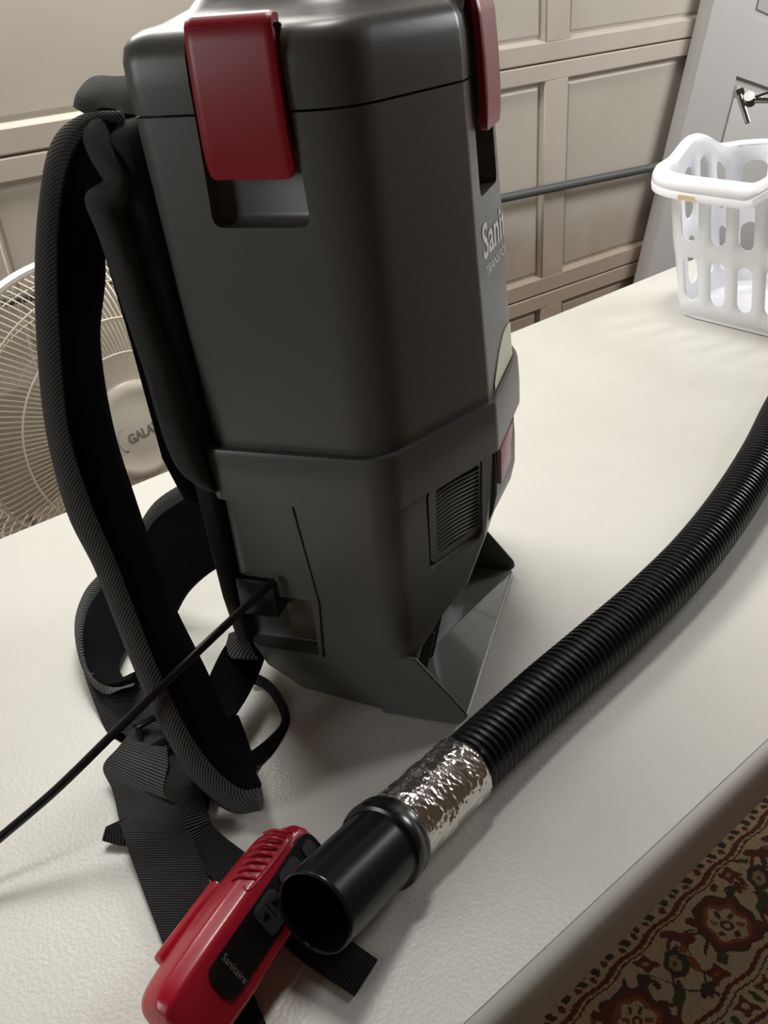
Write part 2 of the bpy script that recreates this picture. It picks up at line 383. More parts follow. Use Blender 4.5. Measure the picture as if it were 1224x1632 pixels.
#  D, A, B, F, G, H
def sec(D, A, B, Fp, G, H, rad=RAD, ins=0):
    P = [D, A, B, Fp, G, H]
    if ins:
        c = Vector((.15, .05)); Q = []
        for p in P:
            v = Vector(p) - c; Q.append(tuple(c + v * (1 - ins / .13)))
        P = Q
    return rpoly(P, rad, 7)
def lerp_sec(z, ins=0, rad=RAD):
    T = [(.0, [(.016, .103), (.004, .012), (.010, .006), (.20, .014), (.27, .03), (.28, .115)]),
         (.03, [(.004, .126), (.000, .004), (.006, -.004), (.205, .014), (.30, .03), (.305, .128)]),
         (.05, [(.003, .134), (.000, .000), (.008, -.010), (.205, .012), (.305, .02), (.31, .134)]),
         (.064, [(.002, .134), (.000, -.001), (.012, -.013), (.205, .006), (.305, .015), (.31, .134)]),
         (.075, [(.002, .134), (.000, .000), (.036, -.021), (.205, -.006), (.305, .01), (.31, .134)]),
         (.09, [(.002, .134), (.000, .000), (.072, -.038), (.205, -.026), (.305, .01), (.31, .134)]),
         (.12, [(.001, .134), (.000, .000), (.097, -.0475), (.205, -.045), (.305, .005), (.31, .134)]),
         (.16, [(.001, .134), (.000, .000), (.105, -.0515), (.20, -.052), (.305, .0), (.31, .134)]),
         (.20, [(.001, .134), (.001, .001), (.106, -.053), (.20, -.054), (.305, .0), (.31, .134)]),
         (.245, [(.001, .134), (.003, .002), (.104, -.051), (.198, -.051), (.303, .0), (.31, .134)]),
         (.35, [(.000, .140), (.003, .004), (.106, -.043), (.197, -.045), (.300, .005), (.308, .134)]),
         (.46, [(-.002, .145), (.004, .008), (.108, -.036), (.195, -.037), (.296, .01), (.304, .134)]),
         (.51, [(-.003, .147), (.004, .009), (.108, -.033), (.194, -.035), (.294, .012), (.302, .134)])]
    for i in range(len(T) - 1):
        if T[i][0] <= z <= T[i + 1][0]:
            t = (z - T[i][0]) / (T[i + 1][0] - T[i][0])
            P = [tuple(Vector(p) * (1 - t) + Vector(q) * t) for p, q in zip(T[i][1], T[i + 1][1])]
            return sec(*P, rad=rad, ins=ins)
fnL = lambda a, b, z: L(a, b, z)
def cutter(a0, a1, b0, b1, z0, z1, bev=0, seg=3):
    bm = bmesh.new(); box(bm, (a0, b0, z0), (a1, b1, z1), bev, seg=seg)
    me = bpy.data.meshes.new('c'); bm.transform(basis(U0, V0, (0, 0, 1), O0)); bm.to_mesh(me); bm.free()
    o = bpy.data.objects.new('c', me); COL.objects.link(o); return o
cs = cutter(-.03, .016, .036, .1005, .394, .56, .006)
for v in cs.data.vertices:
    q = (v.co - O0).dot(V0)
    if q < .06: v.co += V0 * (.007 * (v.co.z - .394) / .1)
cf = cutter(.128, .182, -.08, -.022, .382, .56, .006)
cplug = cutter(-.03, .018, .070, .16, .052, .108, .003)
RU = [.014, .045, .012, .05, .04, .014]
upper = loft('canister', [(z, lerp_sec(z, rad=RU)) for z in (.205, .245, .30, .35, .405, .4585)], M_body, None, fn=fnL, angle=30)
cut(upper, [cs, cf]); vp(upper)
lidsec = [(.4600, lerp_sec(.46, 0, RU))] + [(z, lerp_sec(z, i, RU)) for z, i in ((.475, 0), (.489, .0), (.497, .0025), (.5015, .006), (.504, .011), (.505, .02), (.509, .035), (.520, .05), (.535, .06), (.545, .075), (.549, .1))] if False else None
def lidrow(z, ins): return (z, lerp_sec(min(z, .51), ins, RU))
lid = loft('lid', [lidrow(.4600, 0), lidrow(.475, -.0005), lidrow(.488, 0), lidrow(.496, .002), lidrow(.501, .006), lidrow(.504, .012), lidrow(.506, .022), lidrow(.512, .036), lidrow(.526, .048), lidrow(.545, .060), lidrow(.558, .078), lidrow(.561, .1)], M_body, None, fn=fnL, angle=30)
cut(lid, [cs, cf]); vp(lid)
lower = loft('base_housing', [(z, lerp_sec(z)) for z in (.0008, .008, .03, .05, .06, .064, .069, .075, .0825, .09, .105, .12, .14, .16, .18, .2049)], M_body, None, fn=fnL, angle=30)
# vent recess on the bevel face
Bd = (Vector((.106, -.053)) - Vector((.001, .001))).normalized()     # bevel direction in plan
bx = (U0 * Bd.x + V0 * Bd.y).normalized(); bn = Vector((bx.y, -bx.x, 0))
def bev_pt(s, out, z):      # s along the bevel from corner A
    return L(.001, .001, z) + bx * s + bn * out
bm = bmesh.new(); box(bm, (.0385, -.008, .1225), (.1045, .02, .1965), .008, seg=3)
bm.transform(basis(bx, bn, (0, 0, 1), L(.001, .001, 0))); me = bpy.data.meshes.new('c'); bm.to_mesh(me); bm.free()
b2_ = bmesh.new(); b2_.from_mesh(me); bmesh.ops.recalc_face_normals(b2_, faces=b2_.faces); b2_.to_mesh(me); b2_.free()
cv = bpy.data.objects.new('c', me); COL.objects.link(cv)
cut(lower, [cplug, cv]); vp(lower)
for c in (cs, cf, cplug, cv): bpy.data.objects.remove(c)
# band
bandrow = lambda z, ins: (z, lerp_sec(min(max(z, .2), .2449), ins))
band = loft('band', [bandrow(.197, -.0005), bandrow(.1955, -.003), bandrow(.197, -.0055), bandrow(.215, -.0065), bandrow(.236, -.0065), bandrow(.239, -.0055), bandrow(.2395, -.003), bandrow(.2385, .001)], M_body, None, caps=False, fn=fnL, angle=50); vp(band)
# vent grille: frame + louvres
gr = bpy.data.objects.new('vent_grille', None)
bm = bmesh.new()
fr = rpoly([(.0425, .1265), (.1035, .1265), (.1035, .1955), (.0425, .1955)], [.009] * 4, 5)
fi = rpoly([(.0505, .1325), (.1015, .1325), (.1015, .1905), (.0505, .1905)], [.004] * 4, 5)
n = len(fr); V = []; Fc = []
def vsurf(s, z): return -.0006 - (.2 - z) / .08 * .0035 * (s / .1)
for P, o_ in ((fr, -.006), (fr, 0), (fi, 0), (fi, -.003)):
    for p in P: V.append(bev_pt(p[0], vsurf(p[0], p[1]) + o_, p[1]))
for q in range(3):
    for k in range(n): Fc.append((q * n + k, q * n + (k + 1) % n, (q + 1) * n + (k + 1) % n, (q + 1) * n + k))
vent = vp(mesh_obj('vent_frame', V, Fc, M_body)); 
n2 = rpoly([(.0386, .1226), (.1044, .1226), (.1044, .1964), (.0386, .1964)], [.006] * 4, 4)
vp(mesh_obj('vent_groove_shade', [bev_pt(p[0], vsurf(p[0], p[1]) - .004, p[1]) for p in n2], [tuple(range(len(n2)))], M_black))  # black sheet added inside the groove, stands in for its shade
V = [bev_pt(p[0], vsurf(p[0], p[1]) - .0022, p[1]) for p in fi]
vp(mesh_obj('vent_mesh', V, [tuple(range(n))], M_black))
for i in range(15):
    zc = .1345 + i * .0037
    pts = [bev_pt(s, vsurf(s, zc) - .0008, zc + .0012 * math.sin((s - .05) * 90)) for s in np.linspace(.0505, .1018, 12)]
    vp(tube('louvre', [Vector(p) for p in pts], .0011, M_body, None, 6)) if False else vp(tube('louvre', [Vector(p) for p in pts], .0010, M_body, None, 6))
# right-hand housing bulge with pale label, next to the vent
hs = lambda z, o: (z, rpoly([(.106, -.046 + .0), (.106, -.052 - o), (.165, -.056 - o * 1.15), (.205, -.050 - o * .3), (.205, -.03), (.12, -.03)], [.002, .004, .012, .01, .004, .002], 4))
vp(loft('motor_cover', [hs(.128, -.004), hs(.138, .0), hs(.155, .003), hs(.180, .003), hs(.1955, .002)], M_black, None, fn=fnL))
bm = bmesh.new(); box(bm, (.1105, -.0585, .163), (.160, -.0535, .194), .001); bm.transform(basis(U0, V0, (0, 0, 1), O0))
vp(tag(bm_obj('label_plate', bm, mat('pink_label', (.5, .26, .28), .4)), 'pale pink label plate'))
# side panel seam (raised hairline lip) and cord socket
bm = bmesh.new()
def strip(p, q, w=.00032):
    a, b = Vector(p), Vector(q); d = (b - a); nrm = Vector((-d.y, d.x)).normalized() * w
    V = [bm.verts.new(L(x0, v.x, v.y)) for x0 in (-.0004, .004) for v in (a + nrm, b + nrm, b - nrm, a - nrm)]
    for f in ((0, 1, 2, 3), (4, 5, 6, 7), (0, 1, 5, 4), (1, 2, 6, 5), (2, 3, 7, 6), (3, 0, 4, 7)): bm.faces.new([V[i] for i in f])
strip((.075, .196), (.0635, .108)); strip((.0635, .108), (.0665, .052))
vp(bm_obj('panel_seam', bm, M_black, None, False))
bm = bmesh.new(); box(bm, (-.004, .098, .088), (.03, .132, .125), .004); bm.transform(basis(U0, V0, (0, 0, 1), O0)); vp(bm_obj('cord_socket', bm, M_black))
bm = bmesh.new(); box(bm, (.0165, .072, .054), (.0195, .1, .106), .001); bm.transform(basis(U0, V0, (0, 0, 1), O0)); vp(bm_obj('socket_plate', bm, mat('brown_grey_plastic', (.16, .13, .11), .4)))
# latches
def latch(name, frame, w0, w1, drop, label, taper=.0):
    # profile in (out, z), swept across width; w narrows slightly
    prof = [(-.014, .5095), (-.007, .5105), (-.001, .5092), (.0028, .5045), (.0042, .495), (.0045, .47), (.0038, .445), (.0028, drop + .009), (.0015, drop)]
    V = []; Fc = []; cols = 30
    for side in (0, 1):
        for i, (o_, z) in enumerate(prof):
            t = i / (len(prof) - 1)
            for k in range(cols + 1):
                q = k / cols; e = min(q, 1 - q) * 2
                a = w0 + taper * (1 - min(1, t * 1.1)) * (1 - q) + (w1 - w0) * q
                rz = z
                if i >= len(prof) - 2: rz = z + (.0065 if i == len(prof) - 1 else .0022) * (1 - math.sqrt(max(0, 1 - max(0, 1 - e * 5) ** 2)))
                th = .0045 if side else 0
                ed = -.0012 * max(0, 1 - e * 10)
                if i <= 2: V.append(frame(a, o_, rz - th + ed))
                elif i == 3: V.append(frame(a, o_ - th * .7 + ed, rz - th * .7))
                else: V.append(frame(a, o_ - th + ed, rz))
    n = len(prof); st = cols + 1; h = n * st
    for i in range(n - 1):
        for k in range(cols):
            a = i * st + k; Fc.append((a, a + 1, a + 1 + st, a + st)); Fc.append((a + h, a + 1 + h, a + 1 + st + h, a + st + h))
        for k in (0, cols):
            a = i * st + k; Fc.append((a, a + st, a + st + h, a + h))
    for i in (0, n - 1):
        for k in range(cols):
            a = i * st + k; Fc.append((a, a + 1, a + 1 + h, a + h))
    o = mesh_obj(name, V, Fc, M_red, None, angle=50); o['label'] = label; return vp(o)
latch('latch', lambda a, o_, z: L(.0 - o_, a, z), .041, .0975, .423, 'dark red latch on the side nearest the camera', .0055)
latch('latch', lambda a, o_, z: L(a, -.038 - o_ - (.505 - z) * .08, z), .130, .180, .425, 'red latch on the logo side')
# logo print on the front face
fz = lambda z: -.045 - (.35 - z) * (.0062 / .11) 
Mx = basis(U0, Vector((0, 0, 1)) + V0 * .076, -V0 + Vector((0, 0, .076)), L(.122, -.0453, .340))
vp(text_obj('logo_print', 'Sanitaire', .034, Mx, M_white_t, None, .0, 1.15, .0006))
Mx = basis(U0, Vector((0, 0, 1)) + V0 * .076, -V0 + Vector((0, 0, .076)), L(.126, -.0463, .326))
vp(text_obj('logo_print', 'TRANSPORT', .011, Mx, M_white_t, None, .0, 1.3))
M_lab = mat('pale_green_label', (.85, .88, .68), .45)
V = []; Fc = []
for i in range(13):
    t = i / 12; a_ = .120 + .078 * t; zt = .2405 + .030 * math.sin(math.pi * min(1, t * .62 + .05)) 
    for z in (.2405, zt): V.append(L(a_, -.0522 - (.245 - z) * .06 - .0006, z))
for i in range(12): Fc.append((2 * i, 2 * i + 1, 2 * i + 3, 2 * i + 2))
lb = vp(mesh_obj('rating_label', V, Fc, M_lab, None, False)); md = lb.modifiers.new('t', 'SOLIDIFY'); md.thickness = .0006; lb['label'] = 'pale green curved label above the band'
from mathutils.bvhtree import BVHTree
def conform(o, target, off):
    me = target.data; bv = BVHTree.FromPolygons([v.co for v in me.vertices], [p.vertices for p in me.polygons])
    b = bmesh.new(); b.from_mesh(o.data); bmesh.ops.triangulate(b, faces=b.faces)
    bmesh.ops.subdivide_edges(b, edges=[e for e in b.edges if e.calc_length() > .006], cuts=2)
    for v in b.verts:
        hit = bv.ray_cast(v.co - V0 * .1, V0, .4)
        if hit[0] is not None: v.co = hit[0] + hit[1] * off * (-1 if hit[1].dot(V0) > 0 else 1)
    b.to_mesh(o.data); b.free()
for o in list(VR.children):
    if o.name.startswith('logo_print') or o.name == 'rating_label': conform(o, upper, .0004)
# foot scoop
def prism(name, pts, m, label=None):     # convex hull of points
    bm = bmesh.new()
    for p in pts: bm.verts.new(L(*p))
    r = bmesh.ops.convex_hull(bm, input=bm.verts)
    bmesh.ops.bevel(bm, geom=list(bm.edges), offset=.0008, segments=2, affect='EDGES')
    o = vp(bm_obj(name, bm, m, None, True, 50)); 
    if label: o['label'] = label
    return o
prism('foot_tray', [(.006, -.042, .001), (.006, .03, .001), (.213, .03, .001), (.213, -.042, .001), (.008, -.050, .005), (.211, -.050, .005), (.008, -.049, .008), (.211, -.049, .008), (.006, .03, .0035), (.213, .03, .0035)], M_body2, 'glossy light grey foot tray')
for a0, a1 in ((.0003, .004), (.2135, .2165)):
    prism('foot_gusset', [(a, b, z) for a in (a0, a1) for b, z in ((.02, .001), (.02, .062), (-.011, .064), (-.050, .016), (-.051, .010), (-.044, .001))], M_body)
for a in (.045, .072):
    prism('foot_rib', [(a + d, b, z) for d in (0, .003) for b, z in ((.012, .003), (-.004, .003), (-.015, .055), (.012, .055))], M_body)
# back plate, lumbar pad
def slab(name, lo, hi, m, par=None):  # rows of (z, a0, a1, b0, b1)
    secs = [(z, rpoly([(a0, b0), (a0, b1), (a1, b1), (a1, b0)], [min(abs(b1 - b0), .02) * .5] * 4, 5)) for z, a0, a1, b0, b1 in lo]
    return vp(loft(name, secs, m, None, fn=fnL, angle=60))
slab('back_plate', [(.028, .03, .26, .137, .144), (.034, .010, .28, .1355, .149), (.10, .000, .29, .1355, .150), (.20, -.004, .30, .1355, .152), (.32, -.006, .30, .137, .160), (.42, -.006, .30, .143, .168), (.448, -.003, .29, .146, .166), (.456, .01, .27, .148, .160)], 0, M_plate)
slab('lumbar_pad', [(.178, .03, .26, .155, .160), (.188, .0, .28, .153, .166), (.23, -.012, .29, .152, .170), (.32, -.012, .30, .158, .174), (.42, -.012, .30, .164, .182), (.438, .0, .28, .166, .176)], 0, M_fab)

def E(*p):   # list of (x, y, depth)
    return [dep(*q) for q in p]
# near shoulder strap: outer binding + black inner face
Lo = [(196, 178, .56), (130, 186, .56), (84, 230, .565), (64, 330, .575), (58, 440, .585), (62, 560, .60), (76, 690, .62), (108, 815, .64), (152, 905, .655), (183, 985, .665), (228, 1095, .672), (272, 1185, .674), (318, 1252, .673), (370, 1293, .668), (418, 1290, .662)]
Mi = [(200, 196, .56), (150, 205, .558), (115, 250, .560), (97, 330, .570), (93, 440, .58), (98, 560, .595), (112, 690, .615), (146, 800, .635), (185, 890, .65), (218, 975, .66), (262, 1085, .667), (305, 1170, .669), (345, 1225, .667), (385, 1256, .662), (412, 1255, .658)]
Ri = [(208, 215, .59), (175, 235, .60), (158, 290, .61), (160, 340, .62), (165, 440, .63), (157, 545, .645), (178, 680, .67), (215, 800, .69), (246, 890, .70), (280, 975, .71), (330, 1075, .71), (368, 1165, .70), (388, 1200, .69), (405, 1225, .675), (414, 1245, .662)]
sp = vp(ribbon('shoulder_strap', E(*Mi), E(*Ri), .006, M_fab, None, 6, 6))
vp(tag(ribbon('strap_binding', E(*Lo), E(*Mi), .007, M_bind, None, 6, 5, .002), 'ribbed grey binding tape')); 
# far shoulder strap with folded binding
a = [(146, 196, .562), (132, 212, .556), (147, 255, .556), (168, 285, .558), (136, 314, .560), (158, 375, .568), (193, 475, .588), (232, 590, .61), (262, 695, .632), (288, 752, .65), (322, 780, .668)]
b = [(196, 186, .58), (178, 215, .566), (196, 262, .566), (204, 310, .57), (200, 345, .575), (216, 400, .585), (247, 500, .61), (287, 610, .635), (310, 690, .65), (330, 750, .665), (340, 778, .676)]
M_fold = mat('grey_fold_fabric', (.055, .056, .052), .9, spec=.2, bump=('noise', 300, .4, .001))
vp(ribbon('shoulder_strap', E(*a), E(*b), .008, M_fold, None, 6, 6, .006))
# curled strap top over the pad
a = [(235, 118, .60), (190, 124, .585), (148, 125, .575), (125, 148, .565), (119, 172, .565)]
b = [(235, 180, .58), (205, 185, .568), (178, 176, .56), (158, 176, .556), (150, 188, .556)]
vp(ribbon('strap_loop', E(*a), E(*b), .005, M_fold, None, 8, 4, .002))
bpts = E((232, 182, .60), (200, 178, .59), (178, 168, .58), (185, 185, .575), (215, 190, .58))
vp(tube('strap_cord', catmull(bpts, 6), .006, M_plate))
# waist belt: padded band standing on its edge, curling round to the left
a = [(420, 700, .79), (370, 735, .80), (305, 765, .83), (250, 800, .86), (215, 850, .88), (170, 905, .89), (135, 945, .87), (120, 1000, .83), (133, 1068, .80), (166, 1100, .775), (212, 1092, .77)]
b = [(440, 850, .80), (385, 885, .82), (335, 912, .84), (298, 945, .855), (275, 985, .87), (262, 1000, .875), (240, 1010, .87), (205, 1030, .84), (190, 1060, .81), (200, 1085, .785), (222, 1075, .78)]
vp(ribbon('waist_belt', E(*a), E(*b), .010, M_fab, None, 6, 8, .001))
a2 = [(x - 1, y - 1, d - .006) for x, y, d in a]; 
b2 = [(x + (u - x) * .14, y + (v - y) * .14 + 2, d - .006) for (x, y, d), (u, v, _) in zip(a, b)]
vp(tag(ribbon('belt_binding', E(*a2), E(*b2), .005, M_bind, None, 6, 3, .001), 'ribbed dark grey binding'))
# zip pull on the belt
vp(tube('zip_pull', E((198, 1005, .79), (203, 1018, .79), (200, 1032, .79)), .0012, M_chrome, None, 8))
# lower webbing
def web(name, a, b, th=.0018, m=M_web, bulge=0): return vp(ribbon(name, E(*a), E(*b), th, m, None, 8, 4, bulge, 36))
web('webbing', [(133, 1072, .79), (150, 1120, .775), (172, 1170, .755), (195, 1190, .745)], [(222, 1085, .79), (245, 1105, .775), (255, 1140, .755), (262, 1170, .745)], .003)
# wide belt end lying on the table
def onT(p, z): return on_z(p[0], p[1], z)
A_ = [onT((222, 1150), .030), onT((190, 1190), .026), onT((165, 1222), .012), onT((180, 1262), .008), onT((196, 1330), .010), onT((228, 1420), .006), onT((258, 1500), .004), onT((285, 1570), .003), onT((318, 1650), .003)]
B_ = [onT((262, 1158), .030), onT((268, 1215), .026), onT((262, 1265), .018), onT((290, 1290), .014), onT((305, 1330), .010), onT((340, 1420), .006), onT((372, 1500), .004), onT((400, 1575), .003), onT((432, 1650), .003)]
w1 = vp(ribbon('belt_webbing', A_, B_, .0022, M_web, None, 8, 5, 0, 36)); w1['label'] = 'wide ribbed black webbing end'
# short folded end
w3 = vp(ribbon('webbing_end', [onT((169, 1318), .010), onT((195, 1306), .010), onT((225, 1292), .010)], [onT((163, 1340), .006), onT((197, 1348), .004), onT((228, 1345), .004)], .003, M_web, None, 6, 4, 0, 36))
# narrow webbing to the red control and beyond
A_ = [onT((232, 1168), .022), onT((262, 1225), .022), onT((292, 1300), .016), onT((300, 1350), .005), onT((338, 1400), .003), onT((395, 1450), .002), onT((470, 1522), .002), onT((565, 1588), .002)]
B_ = [onT((262, 1150), .022), onT((300, 1200), .022), onT((330, 1290), .014), onT((345, 1322), .006), onT((398, 1365), .003), onT((445, 1405), .002), onT((520, 1470), .002), onT((602, 1530), .002)]
w2 = vp(ribbon('narrow_webbing', A_, B_, .002, M_web, None, 8, 4, 0, 36))
# buckle between webbing and belt
bm = bmesh.new()
bc = dep(258, 1185, .70); ex = (dep(275, 1240, .69) - dep(240, 1150, .71)).normalized(); ey = (dep(290, 1170, .70) - dep(235, 1200, .70)); ey = (ey - ex * ey.dot(ex)).normalized(); ez = ex.cross(ey)
MB = basis(ex, ey, ez, bc)
for s in ((-.024, -.016, -.002, .024, -.011, .003), (-.024, .011, -.002, .024, .016, .003), (-.024, -.016, -.002, -.019, .016, .003), (.019, -.016, -.002, .024, .016, .003), (-.003, -.016, -.001, .003, .016, .004)):
    box(bm, s[:3], s[3:], .0012, MB)
vp(bm_obj('buckle', bm, M_blackg))
# black strap from the bottom of the back plate, forward to the strap tip
web('load_strap', [(378, 1005, .78), (352, 1040, .76), (320, 1110, .73), (292, 1185, .71), (285, 1255, .68), (300, 1312, .66)], [(425, 1040, .79), (412, 1075, .77), (395, 1110, .745), (370, 1150, .72), (345, 1205, .70), (332, 1290, .665)], .003, M_fab)
web('load_strap_pad', [(292, 1150, .70), (300, 1210, .69), (340, 1240, .68)], [(380, 1140, .71), (395, 1180, .70), (410, 1225, .675)], .004, M_fab)
# loop of webbing at the bottom
web('webbing_loop', [(395, 1068, .79), (430, 1085, .785), (455, 1120, .765), (462, 1160, .75), (445, 1195, .73), (425, 1215, .715), (398, 1222, .70)], [(400, 1088, .785), (425, 1102, .78), (444, 1130, .76), (448, 1152, .745), (425, 1178, .725), (398, 1198, .71), (380, 1205, .70)], .0022)
web('stitched_tab', [(365, 1010, .77), (360, 1035, .765), (370, 1050, .76)], [(398, 1000, .77), (400, 1030, .765), (412, 1050, .76)], .004, M_bind)
# power cord
cp = [dep(438, 925, .70), dep(405, 955, .695), dep(340, 1015, .685), dep(262, 1090, .66), dep(180, 1170, .65), dep(90, 1258, .64), dep(0, 1335, .63), dep(-60, 1385, .62)]
vp(tube('power_cord', catmull(cp, 8), .0033, mat('black_rubber', (.01, .01, .011), .3), None, 14))

for o in VR.children:
    if o.type == 'MESH':
        for v in o.data.vertices:
            if v.co.z < .0008: v.co.z = .0008
# ------------------------------------------------------------------ hose with foil tape and cuff
HR = thing('vacuum_hose', 'black corrugated hose with foil-taped cuff lying across the table', 'hose', on_z(738, 1228, 0))
HI = Matrix.Translation(-HR.location)
def hp(o): o.parent = HR; o.matrix_parent_inverse = HI; return o
hr = .0238
hpath = [on_z(700, 1262, .029), on_z(738, 1226, .0275), on_z(800, 1168, .0262), on_z(870, 1103, .026), on_z(950, 1033, .026), on_z(1030, 962, .026), on_z(1108, 882, .027), on_z(1170, 800, .030), on_z(1218, 720, .036), on_z(1262, 630, .042), on_z(1330, 530, .04)]
dense = catmull(hpath, 60)
# resample at constant spacing
def resample(P, step):
    out = [P[0]]; acc = 0
    for i in range(1, len(P)):
        a, b = P[i - 1], P[i]; l = (b - a).length
        while acc + l >= step:
            a = a + (b - a) * ((step - acc) / l); out.append(a.copy()); l = (b - a).length; acc = 0
        acc += l
    return out
step = .0062 / 6
hs_ = resample(dense, step)
prof = [0, -.0009, -.0024, -.0026, -.0014, 0]
hp(tube('corrugated_tube', hs_, [hr + prof[i % 6] for i in range(len(hs_))], mat('black_hose_plastic', (.006, .006, .0065), .32), None, 28))
# foil
fa = on_z(612, 1345, .0305); fb = on_z(728, 1236, .0278); ax = (fb - fa).normalized()
from mathutils import noise as mn
def foilr(i, th, r):
    p = Vector((math.cos(th) * 1.4, math.sin(th) * 1.4, i * .055))
    rid = 1 - abs(mn.noise(p * 1.5 + Vector((3, 1, 7)))) * 3.2
    rid2 = 1 - abs(mn.noise(p * 3.2 + Vector((1, 9, 2)))) * 3.5
    return r + .0009 * mn.noise(p * .8) + .0007 * max(0, rid) ** 4 + .00045 * max(0, rid2) ** 5 + .00035 * mn.noise(p * 6) + random.uniform(-.00003, .00003)
pf = [fa + ax * t for t in np.linspace(0, (fb - fa).length + .008, 110)]
hp(tag(tube('foil_tape', pf, [.0258 - .0006 * i / 110 for i in range(110)], M_foil, None, 140, rfun=foilr), 'crumpled silver foil tape'))
# cuff: lathe around axis
ca = on_z(500, 1456, .058); cb = on_z(619, 1339, .0310)
cx_ = (cb - ca).normalized(); Lc = (cb - ca).length
prf = [(.002, .0215), (Lc * .96, .0215), (Lc * .96, .0240), (0.0004, .0240), (-.0006, .0248), (0, .0258), (.002, .0262), (Lc - .016, .0268), (Lc - .013, .0276), (Lc - .012, .0298), (Lc - .009, .0306), (Lc - .004, .0304), (Lc - .001, .0296), (Lc + .001, .0300), (Lc + .004, .0296), (Lc + .006, .0270), (Lc + .006, .020)]
up = Vector((0, 0, 1)); ea = (up - cx_ * up.dot(cx_)).normalized(); eb = cx_.cross(ea); V = []; Fc = []; sg = 64
prf = [(.055, .0001), (.055, .0225), (.004, .0232)] + prf[3:]
for s, r in prf:
    for k in range(sg):
        th = 2 * math.pi * k / sg; V.append(ca + cx_ * s + ea * math.cos(th) * r + eb * math.sin(th) * r)
for i in range(len(prf) - 1):
    for k in range(sg): Fc.append((i * sg + k, i * sg + (k + 1) % sg, (i + 1) * sg + (k + 1) % sg, (i + 1) * sg + k))
hp(mesh_obj('cuff', V, Fc, M_blackg, None, angle=50))

